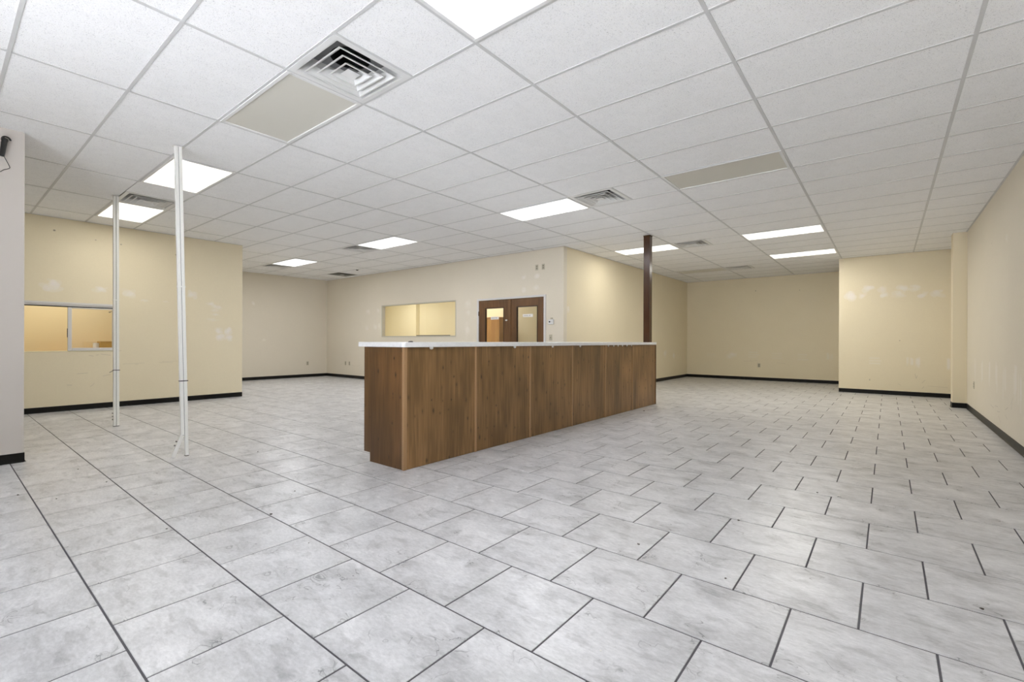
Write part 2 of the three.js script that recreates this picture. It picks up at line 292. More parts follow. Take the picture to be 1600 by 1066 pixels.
wallZ('wall_far', ZFAR, XALC, XJOG, [['bars', -4.22, .7, .3, .12, .32], ['dab', -3.67, .69, .26, .16, .45], ['bars', -3.04, .72, .3, .2, .5], ['bars', -2.43, .7, .3, .2, .4], ['bars', -1.81, .68, .26, .2, .4], ['streak', -1.25, .7, .14, .22, .5], ['hole', -3.0, 2.6, .01, .014, .5], ['hole', -1.9, 2.55, .008, .01, .4], ['scuff', -2.6, .55, 1.4, .1, .25]], 'plain beige far wall at the back of the right alcove');
wallX('wall_alcove_left', XALC, ZBACK - 0.12, ZFAR, [['dab', 7.97, 1.755, .12, .12, .55], ['dab', 7.84, 1.75, .1, .12, .5], ['dab', 13.2, .74, .2, .2, .4], ['dab', 13.85, .71, .2, .2, .4], ['dab', 12.3, .98, .3, .08, .35]], 'beige alcove wall behind the wooden post');
wallZ('wall_back', ZBACK, XMID - 0.12, XALC, [
  ['dab', -11.54, 1.94, .18, .14, .4], ['dab', -11.2, 1.5, .16, .16, .4], ['dab', -10.99, 1.5, .14, .16, .4], ['dab', -11.05, 1.95, .14, .12, .35], ['dab', -11.6, 1.48, .16, .14, .35], ['dab', -7.6, 1.95, .16, .2, .4], ['dab', -7.62, 1.35, .16, .3, .4], ['dab', -7.6, 1.75, .14, .12, .35],
  ['dab', -5.95, 2.47, .12, .1, .5], ['dab', -5.62, 2.47, .14, .12, .5], ['dab', -5.95, 2.19, .12, .1, .5], ['dab', -5.62, 2.21, .16, .1, .5], ['scuff', -12.4, .5, 1, .3, .2]],
  'beige back wall with the office window and double door', [OFFICE_WIN, DOOR]);
wallX('wall_recess', XMID, ZLEFT_END + 0.12, ZBACK - 0.12, [['dab', 5.61, 2.137, .1, .1, .5], ['dab', 5.9, 1.1, .12, .1, .3]], 'pale wall of the recess behind the left wall corner');
wallX('wall_left', XLEFT, ZFRONT + 0.12, ZLEFT_END, [
  ['dab', 1.147, 1.93, .22, .15, .9], ['dab', 1.2, 1.99, .14, .1, .6], ['dab', 1.72, 1.93, .16, .08, .8], ['dab', 2.073, 1.9, .17, .12, .7], ['dab', 2.3, 1.79, .12, .03, .45], ['dab', 2.6, 1.79, .09, .02, .35], ['dab', 3.01, 1.93, .13, .14, .7], ['dab', 3.3, 1.8, .14, .06, .5], ['dab', 3.4, 1.75, .14, .1, .45], ['dab', 3.38, 1.68, .13, .05, .4], ['dab', 3.38, 1.6, .14, .03, .4], ['dab', 3.36, 1.5, .2, .04, .35], ['dab', 3.45, 1.3, .12, .12, .8], ['dab', 3.6, 1.3, .12, .13, .8], ['dab', 3.47, 1.18, .16, .14, .7], ['dab', 3.62, 1.14, .14, .12, .8],
  ['hole', 1.18, 2.786, .014, .012, .5], ['hole', 1.66, 2.72, .01, .006, .4], ['hole', 1.98, 2.7, .01, .008, .4], ['hole', 2.75, 2.64, .01, .008, .4], ['scuff', 1.55, .5, .5, .2, .4], ['scuff', 2.5, .72, .8, .06, .25], ['scuff', 1.7, .88, .4, .08, .4]],
  'beige left wall with the sliding pass window and white filler dabs', [PASS]);
structure('wall_pillar', rbox(XPIL - 0.5, XPIL, -0.02, H + 0.02, ZPIL, 0.1, 0.004), M.pillarPaint, 'pale grey pillar at the left edge of the photo');
// the street side, behind the camera: piers and a low sill round two shop windows
const SHOP = [[-3.9, -1.75, 0.12, 2.88], [-1.5, 0.93, 0.12, 2.88]];
wallZ('wall_front', ZFRONT + 0.12, XLEFT - 0.12, XR + 0.12, [], 'front wall with shop windows behind the camera', SHOP);
SHOP.forEach(([a, b, c, d]) => {
  const w = thing('window', [(a + b) / 2, c, ZFRONT + 0.06]); tag(w, 'tall aluminium shop window on the street side behind the camera', null, null, 'structure');
  const x = (b - a) / 2, h = d - c, f = 0.045;
  part('frame', [box(-x, -x + f, 0, h, -0.03, 0.03), box(x - f, x, 0, h, -0.03, 0.03), box(-x + f, x - f, 0, f, -0.03, 0.03), box(-x + f, x - f, h - f, h, -0.03, 0.03), box(-f / 2, f / 2, f, h - f, -0.03, 0.03)], M.aluminium, w);
  for (const s of [-1, 1]) part('pane', box(s < 0 ? -x + f : f / 2, s < 0 ? -f / 2 : x - f, f, h - f, -0.002, 0.002), M.glass, w);
});
structure('ground_outside', box(-40, 30, -0.3, -0.12, ZFRONT + 0.13, 60), M.concrete, 'pale concrete pavement outside the shop windows');

// rooms behind the openings
const shellWall = (name, g, mat, label) => structure(name, g, mat, label);
shellWall('wall_office_back', box(XMID - 0.12, XALC - 0.12, 0, 2.7, -10.18, -10.06), M.yellow, 'yellow painted back wall of the office behind the window');
shellWall('wall_office_furring', box(XMID, -12.0, 0, 2.7, -10.06, -9.92), M.yellow, 'thicker strip of yellow wall at the left in the office');
shellWall('wall_office_left', box(XMID - 0.12, XMID, 0, 2.7, -10.06, ZBACK - 0.12), M.yellow, 'yellow left end wall of the office');
shellWall('ceiling_office', box(XMID - 0.12, XALC - 0.12, 2.7, 2.8, -10.18, ZBACK - 0.12), M.cream, 'plain ceiling of the office behind the back wall');
shellWall('floor_office', box(XMID - 0.12, XALC - 0.12, -0.12, 0, -10.18, ZBACK - 0.12), M.frost, 'plain floor of the office behind the back wall');
shellWall('wall_booth_back', box(-11.92, -11.8, 0, 2.7, ZLEFT_END + 0.12, ZFRONT), M.orangeYellow, 'orange yellow wall seen through the sliding pass window');
shellWall('wall_booth_end', box(XMID, XLEFT - 0.12, -0.05, H + 0.25, ZLEFT_END, ZLEFT_END + 0.12), M.beige, 'hidden end wall behind the left wall corner');
shellWall('wall_booth_front', box(-11.92, XLEFT - 0.12, 0, 2.7, ZFRONT, ZFRONT + 0.12), M.orangeYellow, 'hidden front wall of the booth behind the pass window');
shellWall('ceiling_booth', box(-11.92, XLEFT - 0.12, 2.7, 2.8, ZLEFT_END + 0.12, ZFRONT + 0.12), M.cream, 'plain ceiling of the booth behind the pass window');
shellWall('floor_booth', box(-11.92, XLEFT - 0.12, -0.12, 0, ZLEFT_END + 0.12, ZFRONT + 0.12), M.frost, 'plain floor of the booth behind the pass window');

// ------------------------------------------------------------------ black vinyl baseboards
function baseProfile(len) {                                    // cove base: 85 mm high, toe flares out
  const s = new THREE.Shape(); s.moveTo(0, 0); s.lineTo(0.016, 0); s.quadraticCurveTo(0.006, 0.004, 0.005, 0.016); s.lineTo(0.005, 0.082); s.quadraticCurveTo(0.005, 0.086, 0.001, 0.086); s.lineTo(0, 0.086);
  return new THREE.ExtrudeGeometry(s, { depth: len, bevelEnabled: false, curveSegments: 5 });
}
// profile x points out of the wall, extrusion runs along local z
const baseAlong = { px: (x, z0, z1) => baseProfile(z1 - z0).translate(x, 0, z0), nx: (x, z0, z1) => baseProfile(z1 - z0).rotateY(Math.PI).translate(x, 0, z1), pz: (z, x0, x1) => baseProfile(x1 - x0).rotateY(-Math.PI / 2).translate(x1, 0, z), nz: (z, x0, x1) => baseProfile(x1 - x0).rotateY(Math.PI / 2).translate(x0, 0, z) };
const baseboard = (name, g, label) => structure(name, g, M.vinyl, label);
baseboard('baseboard_right', [baseAlong.nx(XR, -10.97, ZFRONT), baseAlong.nx(XR, ZJOG, -11.22)], 'black vinyl baseboard along the right wall');
baseboard('baseboard_column', [baseAlong.pz(-10.97, 0.868, XR), baseAlong.nx(0.868, -11.22, -10.97)], 'black baseboard round the foot of the boxed column');
baseboard('baseboard_alcove_right', baseAlong.pz(ZJOG, XJOG, XR), 'black baseboard under the wall with filler dabs at right');
baseboard('baseboard_far', baseAlong.pz(ZFAR, XALC, XJOG), 'black baseboard along the far alcove wall');
baseboard('baseboard_alcove_left', baseAlong.px(XALC, ZFAR, ZBACK), 'black baseboard along the alcove wall right of the counter');
baseboard('baseboard_back', [baseAlong.pz(ZBACK, XMID, -7.3), baseAlong.pz(ZBACK, -5.4, XALC)], 'black baseboard along the back wall left of the counter');
baseboard('baseboard_recess', baseAlong.px(XMID, ZBACK, ZLEFT_END), 'black baseboard along the recessed pale wall');
baseboard('baseboard_left', baseAlong.px(XLEFT, ZLEFT_END, ZFRONT), 'black baseboard along the left wall with the pass window');
baseboard('baseboard_pillar', [baseAlong.px(XPIL, ZPIL, 0.1), baseAlong.nz(ZPIL, XPIL - 0.5, XPIL)], 'black baseboard round the pillar at the left edge');

// ------------------------------------------------------------------ lamps in the ceiling
const lampFrame = (() => { const f = 0.028, x = CW / 2 - 0.009, z = CD / 2 - 0.009, y0 = -0.005, y1 = 0.012; return mergeGeometries([rbox(-x, x, y0, y1, -z, -z + f, 0.003, 1), rbox(-x, x, y0, y1, z - f, z, 0.003, 1), rbox(-x, -x + f, y0, y1, -z + f, z - f, 0.003, 1), rbox(x - f, x, y0, y1, -z + f, z - f, 0.003, 1)]); })();
const lampLens = box(-CW / 2 + 0.036, CW / 2 - 0.036, 0.003, 0.008, -CD / 2 + 0.036, CD / 2 - 0.036);
const lampPan = (() => { const x = CW / 2 - 0.02, z = CD / 2 - 0.02; return mergeGeometries([box(-x, x, 0.1, 0.104, -z, z), box(-x, -x + 0.003, 0.012, 0.1, -z, z), box(x - 0.003, x, 0.012, 0.1, -z, z), box(-x, x, 0.012, 0.1, -z, -z + 0.003), box(-x, x, 0.012, 0.1, z - 0.003, z)]); })();
function lamp(i, j, tone, label, level) {
  const g = thing('ceiling_light', [GX + (i + 0.5) * CW, H, GZ - (j + 0.5) * CD]);
  tag(g, label, 'ceiling light', tone ? 'lit panels in the ceiling' : 'unlit panels in the ceiling');
  part('frame', lampFrame, M.fittingWhite, g); part('diffuser', lampLens, tone ? M.lit[tone] : M.deadLens, g); part('housing', lampPan, M.fittingWhite, g);
  if (!tone) return;
  const l = new THREE.RectAreaLight(tone === 'cool' ? COOL : WARM, level, CW - 0.078, CD - 0.078);
  l.name = 'panel_glow'; l.position.y = -0.001; l.rotation.x = -Math.PI / 2; l.castShadow = true; g.add(l);
}
LAMPS.forEach((l, k) => lamp(...l, LEVEL[k]));
for (const [i, j, label] of DEAD) lamp(i, j, null, label);
function roomLamp(x, y, z, w, d, level, color, label) {        // plain fitting in a side room
  const g = thing('ceiling_light', [x, y, z]); tag(g, label, 'ceiling light');
  part('frame', rbox(-w / 2 - 0.03, w / 2 + 0.03, -0.05, 0, -d / 2 - 0.03, d / 2 + 0.03, 0.006), M.fittingWhite, g);
  part('diffuser', box(-w / 2, w / 2, -0.056, -0.05, -d / 2, d / 2), M.lit.warm, g);
  const l = new THREE.RectAreaLight(color, level, w, d); l.name = 'panel_glow'; l.position.y = -0.066; l.rotation.x = -Math.PI / 2; l.castShadow = true; g.add(l);
}
roomLamp(-11.9, 2.7, -8.8, 1.2, 0.5, ROOM_LEVEL, WARM, 'fitting on the office ceiling above the window wall, out of view at left');
roomLamp(-8.9, 2.7, -9.2, 1.2, 0.5, ROOM_LEVEL * 0.9, WARM, 'fitting on the office ceiling above the double door, out of view');
roomLamp(-10.9, 2.7, -1.3, 0.5, 1.2, ROOM_LEVEL * 0.75, WARM, 'fitting on the booth ceiling behind the pass window, out of view');

// ------------------------------------------------------------------ vents
function ringGeo(s0, y0, s1, y1, t = 0.0025) {                 // one square louvre: half side s0 at y0 (low, outer lip) up to s1 at y1
  const P = [], I = []; const loop = (s, y) => [[-s, y, s], [s, y, s], [s, y, -s], [-s, y, -s]];
  const rings = [loop(s0, y0), loop(s1, y1), loop(s1 - t, y1), loop(s0 - t * 4, y0 + 0.0005), loop(s0 - t * 4, y0 - 0.002), loop(s0 + 0.001, y0 - 0.002)];
  const out = [];
  for (let r = 0; r < rings.length; r++) { const A = rings[r], B = rings[(r + 1) % rings.length]; for (let k = 0; k < 4; k++) { const q = (k + 1) % 4; for (const p of [A[k], A[q], B[q], A[k], B[q], B[k]]) out.push(...p); } }
  const g = new THREE.BufferGeometry(); g.setAttribute('position', new THREE.Float32BufferAttribute(out, 3)); g.computeVertexNormals(); return g;
}
function plateGeo(s, hole, y0, y1) {
  const sh = new THREE.Shape([new THREE.Vector2(-s, -s), new THREE.Vector2(s, -s), new THREE.Vector2(s, s), new THREE.Vector2(-s, s)]);
  const r = 0.03, h = hole, p = new THREE.Path(); p.moveTo(-h + r, -h); p.lineTo(h - r, -h); p.quadraticCurveTo(h, -h, h, -h + r); p.lineTo(h, h - r); p.quadraticCurveTo(h, h, h - r, h); p.lineTo(-h + r, h); p.quadraticCurveTo(-h, h, -h, h - r); p.lineTo(-h, -h + r); p.quadraticCurveTo(-h, -h, -h + r, -h);
  sh.holes.push(p);
  return new THREE.ExtrudeGeometry(sh, { depth: y1 - y0, bevelEnabled: false, curveSegments: 6 }).rotateX(-Math.PI / 2).translate(0, y0, 0);
}
const ventPlate = plateGeo(CD / 2 - 0.008, 0.262, -0.001, 0.004), ventRings = [[0.22, -0.006, 0.17, 0.032], [0.162, -0.009, 0.112, 0.03], [0.104, -0.012, 0.054, 0.028]].map((a) => ringGeo(...a));
const ventCollar = ringGeo(0.262, 0.0035, 0.205, 0.105), ventCore = new THREE.CylinderGeometry(0.026, 0.07, 0.034, 4, 1).rotateY(Math.PI / 4).translate(0, 0.008, 0);
const ventPan = (() => { const q = 0.207, sh = new THREE.Shape([new THREE.Vector2(-q, -q), new THREE.Vector2(q, -q), new THREE.Vector2(q, q), new THREE.Vector2(-q, q)]); sh.holes.push(new THREE.Path().absarc(0, 0, 0.135, 0, Math.PI * 2, true)); return new THREE.ExtrudeGeometry(sh, { depth: 0.004, bevelEnabled: false, curveSegments: 20 }).rotateX(-Math.PI / 2).translate(0, 0.104, 0); })();
const ventDuct = mergeGeometries([new THREE.CylinderGeometry(0.136, 0.136, 0.13, 28, 1, true).translate(0, 0.17, 0), new THREE.CylinderGeometry(0.136, 0.136, 0.004, 28).translate(0, 0.236, 0)]);
for (const [i, half, j, label, grey] of VENTS) {
  const g = thing('ceiling_vent', [GX + (i + (half ? 0.75 : 0.25)) * CW, H, GZ - (j + 0.5) * CD]); tag(g, label, 'vent', 'square vents in the ceiling grid');
  const m = grey ? M.ventGrey : M.vent;
  part('face_plate', ventPlate, grey ? M.ventGrey : M.vent, g); part('collar', ventCollar, m, g); part('back_pan', ventPan, M.ventPan, g);
  for (const r of ventRings) part('louvre', r, m, g);
  part('core', ventCore, grey ? M.fittingWhite : m, g); part('duct', ventDuct, M.duct, g);
}

// ------------------------------------------------------------------ reception counter
const CX = -3.22, CXB = -3.805, CZ = -2.535, CZE = -8.09, CT = 1.055, STEP = [-2.535, -3.425, -4.34, -5.265, -6.19, -7.13, -8.09];
{
  const c = thing('reception_counter', [0, 0, 0]); tag(c, 'long dark stained wood panelled reception counter in the middle of the tiled floor', 'counter');
  for (let k = 0; k < 6; k++) part('front_panel', gridUV(box(CX - 0.018, CX, 0.002, CT, STEP[k + 1] + 0.002, STEP[k] - 0.002), 0.5, [k * 0.31, k * 0.17]), woodMat, c);
  const half = (w, h) => { const s = new THREE.Shape(); s.moveTo(-w / 2, 0); s.lineTo(-w / 2, 0.004); s.quadraticCurveTo(-w / 2, 0.009, 0, 0.0095); s.quadraticCurveTo(w / 2, 0.009, w / 2, 0.004); s.lineTo(w / 2, 0); return new THREE.ExtrudeGeometry(s, { depth: h, bevelEnabled: false, curveSegments: 5 }).rotateX(-Math.PI / 2).rotateY(-Math.PI / 2); };
  for (let k = 1; k < 6; k++) { const b = part('batten', half(0.028, CT - 0.004), moulding, c); b.position.set(CX - 0.0005, 0.002, STEP[k]); }
  part('corner_moulding', rbox(CX - 0.02, CX + 0.009, 0.001, CT, CZ - 0.026, CZ + 0.009, 0.004), moulding, c);
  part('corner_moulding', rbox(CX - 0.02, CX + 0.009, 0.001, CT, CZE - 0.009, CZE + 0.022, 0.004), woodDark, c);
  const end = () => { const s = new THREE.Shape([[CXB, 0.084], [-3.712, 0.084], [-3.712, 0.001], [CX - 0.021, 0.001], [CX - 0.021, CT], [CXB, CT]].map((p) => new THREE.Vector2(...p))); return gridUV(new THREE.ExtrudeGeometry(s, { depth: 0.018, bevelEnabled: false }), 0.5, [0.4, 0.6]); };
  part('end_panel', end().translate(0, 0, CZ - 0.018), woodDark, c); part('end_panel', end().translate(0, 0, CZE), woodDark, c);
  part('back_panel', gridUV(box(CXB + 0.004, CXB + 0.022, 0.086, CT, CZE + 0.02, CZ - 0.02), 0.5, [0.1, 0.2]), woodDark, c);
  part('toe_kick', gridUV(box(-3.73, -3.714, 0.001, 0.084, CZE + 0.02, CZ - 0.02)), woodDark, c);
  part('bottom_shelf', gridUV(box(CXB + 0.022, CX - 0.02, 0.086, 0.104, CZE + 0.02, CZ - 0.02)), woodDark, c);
}
{
  const lam = dataTexture(512, 512, (x, y) => { const a = noise(x * 0.4, y * 0.4, 700, 4096), b = noise(x * 0.9, y * 0.9, 701, 4096), k = 240 - (a > 0.74 ? 46 * (a - 0.74) / 0.26 : 0) - (b > 0.82 ? 26 : 0) + 8 * (fbm(x / 50, y / 50, 702, 3) - 0.5); return [k, k, k + 1]; });
  const mat = std('#ffffff', 0.35, { map: lam });
  const t = thing('countertop', [0, CT + 0.0015, 0]); tag(t, 'speckled white laminate worktop lying on the dark wood counter', 'countertop');
  const x0 = -3.86, x1 = -3.195, z0 = -8.105, z1 = -2.508, r = 0.05, s = new THREE.Shape();
  s.moveTo(x0, -z1); s.lineTo(x1 - r, -z1); s.quadraticCurveTo(x1, -z1, x1, -z1 + r); s.lineTo(x1, -z0 - r); s.quadraticCurveTo(x1, -z0, x1 - r, -z0); s.lineTo(x0, -z0); s.closePath();
  const slab = new THREE.ExtrudeGeometry(s, { depth: 0.037, bevelEnabled: true, bevelThickness: 0.003, bevelSize: 0.003, bevelOffset: -0.003, bevelSegments: 2, curveSegments: 8 }).translate(0, 0, 0.003).rotateX(-Math.PI / 2);
  part('slab', gridUV(slab, 2.5), mat, t);
  for (const [z, w] of [[-2.83, 0.022], [-4.04, 0.022], [-4.79, 0.02], [-5.45, 0.018], [-6.26, 0.012], [-6.43, 0.012], [-6.58, 0.012], [-6.73, 0.012], [-6.89, 0.012], [-7.06, 0.012]]) { const d = part('white_drip', new THREE.SphereGeometry(1, 10, 8), M.whitePlastic, t); d.scale.set(0.009, 0.015, w); d.position.set(CX + 0.012, -0.008, z); d.userData.label = 'small white drip under the worktop edge'; }
  const b = thing('black_clip', [-3.5, CT + 0.0435, -2.83]); tag(b, 'small flat black clip lying near the front end of the white worktop', 'clip');
  part('body', rbox(-0.012, 0.012, 0, 0.008, -0.022, 0.022, 0.003), M.black, b); part('tongue', rbox(-0.006, 0.006, 0.008, 0.011, -0.018, 0.012, 0.001, 1), M.blackRubber, b);
}
{
  const p = thing('wooden_post', [-3.314, CT + 0.0435, -7.955]); tag(p, 'glossy dark brown square wooden post rising from the far end of the counter', 'post');
  const h = H - CT - 0.0445, gloss = std('#a68f7c', 0.22, { map: doorMap });
  part('shaft', gridUV(rbox(-0.056, 0.056, 0.0005, h, -0.056, 0.056, 0.003), 0.5, [0.3, 0]), gloss, p);
  part('top_collar', rbox(-0.06, 0.06, h - 0.016, h - 0.001, -0.06, 0.06, 0.003), M.brass, p);
}

// ------------------------------------------------------------------ white poles: two channels strapped together
function pole(top, foot, label, split) {
  const g = thing('white_pole', foot); tag(g, label, 'pole', 'white double channel poles from floor to ceiling');
  const d = new THREE.Vector3(top[0] - foot[0], top[1] - foot[1], top[2] - foot[2]), L = d.length();
  g.quaternion.setFromUnitVectors(new THREE.Vector3(0, 1, 0), d.normalize());
  const cut = split ? 0.205 : 0.004, end = L - 0.004;
  const channel = (z0, z1, y0, y1) => mergeGeometries([rbox(-0.018, 0.018, y0, y1, z0, z1, 0.003, 1), rbox(0.0175, 0.0195, y0, y1, z0 + 0.003, z0 + 0.008, 0.0008, 1), rbox(0.0175, 0.0195, y0, y1, z1 - 0.008, z1 - 0.003, 0.0008, 1)]);
  part('channel', channel(0.0015, 0.0295, cut, end), M.whiteMetal, g);
  part('channel', channel(-0.0295, -0.0015, 0.004, end), M.whiteMetal, g);
  part('seam_strip', box(-0.014, 0.0135, cut, end, -0.0014, 0.0014), M.darkGap, g);
  const strap = part('black_strap', mergeGeometries([box(0.0197, 0.0215, -0.004, 0.004, -0.031, 0.031), box(-0.021, -0.0185, -0.004, 0.004, -0.031, 0.031), box(-0.021, 0.0215, -0.004, 0.004, 0.0297, 0.0315), box(-0.021, 0.0215, -0.004, 0.004, -0.036, -0.0297)]), M.black, g); strap.position.y = 0.72;
  if (!split) { const tail = part('strap_tail', rbox(-0.002, 0.002, -0.003, 0.003, 0, 0.05, 0.001, 1), M.black, g); tail.position.set(0.02, 0.72, 0.028); tail.rotation.x = 0.6; }
  part('bracket_clip', rbox(-0.02, 0.0215, 1.62, 1.632, -0.0325, 0.0325, 0.001, 1), M.whiteMetal, g);
  part('top_plate', rbox(-0.028, 0.028, end - 0.003, end + 0.0005, -0.042, 0.042, 0.001, 1), M.whiteMetal, g);
  const bolt = new THREE.CylinderGeometry(0.007, 0.007, 0.012, 6).rotateX(Math.PI / 2);
  if (split) {
    const brace = part('splayed_brace', rbox(-0.017, 0.017, 0, 0.215, -0.016, 0.016, 0.002, 1), M.whiteMetal, g); brace.position.set(0, 0.003, 0.1); brace.rotation.x = -0.385;
    for (const y of [0.115, 0.15]) { const b = part('bolt', bolt, M.steel, g); b.position.set(0, y, 0.1 - y * 0.38 + 0.022); b.rotation.x = -0.385; }
  } else for (const y of [0.09, 0.13, 0.17]) part('bolt', bolt, M.steel, g).position.set(0, y, 0.0355);
  part('foot_cap', rbox(-0.019, 0.02, 0.0005, 0.008, -0.0302, split ? -0.001 : 0.0302, 0.001, 1), M.steel, g);
}
pole([-5.355, H - 0.001, -1.492], [-5.245, 0, -1.525], 'nearer taller looking white pole, leaning, with a splayed brace at its foot', true);
pole([-7.836, H - 0.001, -1.503], [-7.72, 0, -1.492], 'farther white pole standing before the sliding pass window', false);

// ------------------------------------------------------------------ office window in the back wall
{
  const [a, b, c, d] = OFFICE_WIN, w = thing('window', [(a + b) / 2, c, ZBACK]); tag(w, 'wide fixed window in the back wall showing a yellow office', null, null, 'structure');
  const x = (b - a) / 2, h = d - c, f = 0.03;
  part('frame', [rbox(-x, -x + f, 0, h, -0.1, 0.006, 0.003, 1), rbox(x - f, x, 0, h, -0.1, 0.006, 0.003, 1), rbox(-x + f, x - f, h - f, h, -0.1, 0.006, 0.003, 1), rbox(-x + f, x - f, 0, f, -0.1, 0.006, 0.003, 1)], std('#c9c3b2', 0.4), w);
  part('pane', box(-x + f, x - f, f, h - f, -0.062, -0.058), M.glass, w);
  part('sill_track', rbox(0.0, 1.235, 0.0305, 0.0445, -0.03, -0.008, 0.002, 1), M.black, w).userData.label = 'thin dark bar along the right half of the sill';
}
// ------------------------------------------------------------------ sliding pass window in the left wall
{
  const [z0, z1, c, d] = PASS, w = thing('window', [XLEFT, c, 0]); tag(w, 'sliding pass window in the left wall, its left half open', null, null, 'structure');
  const h = d - c, A = M.aluminium;
  part('head_track', [rbox(-0.11, 0.022, h - 0.03, h + 0.006, z0 - 0.005, z1, 0.003, 1), rbox(-0.045, 0.012, h - 0.052, h - 0.0305, z0, z1, 0.002, 1)], M.whitePaint, w);
  part('track_groove', box(-0.04, 0.0125, h - 0.066, h - 0.053, z0 + 0.02, z1), M.darkGap, w);
  part('jamb', rbox(-0.11, 0.012, 0, h - 0.031, z0 - 0.004, z0 + 0.02, 0.003, 1), M.whitePaint, w);
  part('sill', rbox(-0.11, 0.004, -0.004, 0.008, z0, z1, 0.002, 1), M.cream, w);
  const s = part('sash', [rbox(-0.02, 0.012, 0.009, h - 0.067, -1.38, -1.333, 0.004, 1), rbox(-0.02, 0.012, 0.009, h - 0.067, z0 + 0.021, z0 + 0.06, 0.004, 1), rbox(-0.02, 0.012, 0.009, 0.056, z0 + 0.06, -1.38, 0.004, 1), rbox(-0.02, 0.012, h - 0.085, h - 0.067, z0 + 0.06, -1.38, 0.004, 1)], M.whitePaint, w);
  part('pane', box(-0.006, -0.002, 0.056, h - 0.085, z0 + 0.06, -1.38), M.glass, s);
  part('finger_pull', rbox(-0.012, 0.013, 0.22, 0.36, -1.3325, -1.327, 0.002, 1), M.black, s);
  part('sticker', [box(-0.0015, -0.0008, h - 0.13, h - 0.112, -1.85, -1.825), box(-0.0015, -0.0008, h - 0.118, h - 0.1, -1.86, -1.851)], M.plateDark, s);
}
{
  const b = thing('cardboard_box', [-11.66, 0.72, -2.14]); tag(b, 'tan box on the booth table behind the sliding glass', 'box');
  const card = std('#cfae6a', 0.8); part('carton', rbox(-0.12, 0.12, 0.0005, 0.335, -0.16, 0.15, 0.004), card, b); part('lid', rbox(-0.123, 0.123, 0.335, 0.36, -0.163, 0.153, 0.003), card, b);
  const r = thing('paper_roll', [-11.52, 0.72, -1.93]); tag(r, 'white paper roll beside the tan box behind the sliding glass', 'paper roll');
  part('paper', cyl(0.045, 0.33, 24).translate(0, 0.166, 0), M.white, r); part('core', cyl(0.018, 0.332, 16).translate(0, 0.167, 0), M.plate, r);
  const t = thing('booth_table', [-11.5, 0, -1.8]); tag(t, 'plain narrow table against the booth wall behind the pass window', 'table');
  part('table_top', rbox(-0.29, 0.25, 0.69, 0.7195, -0.7, 0.7, 0.004), orangeWood, t); for (const sx of [-0.25, 0.2]) for (const sz of [-0.65, 0.65]) part('leg', rbox(sx - 0.02, sx + 0.02, 0.0005, 0.69, sz - 0.02, sz + 0.02, 0.003, 1), orangeWood, t);
}
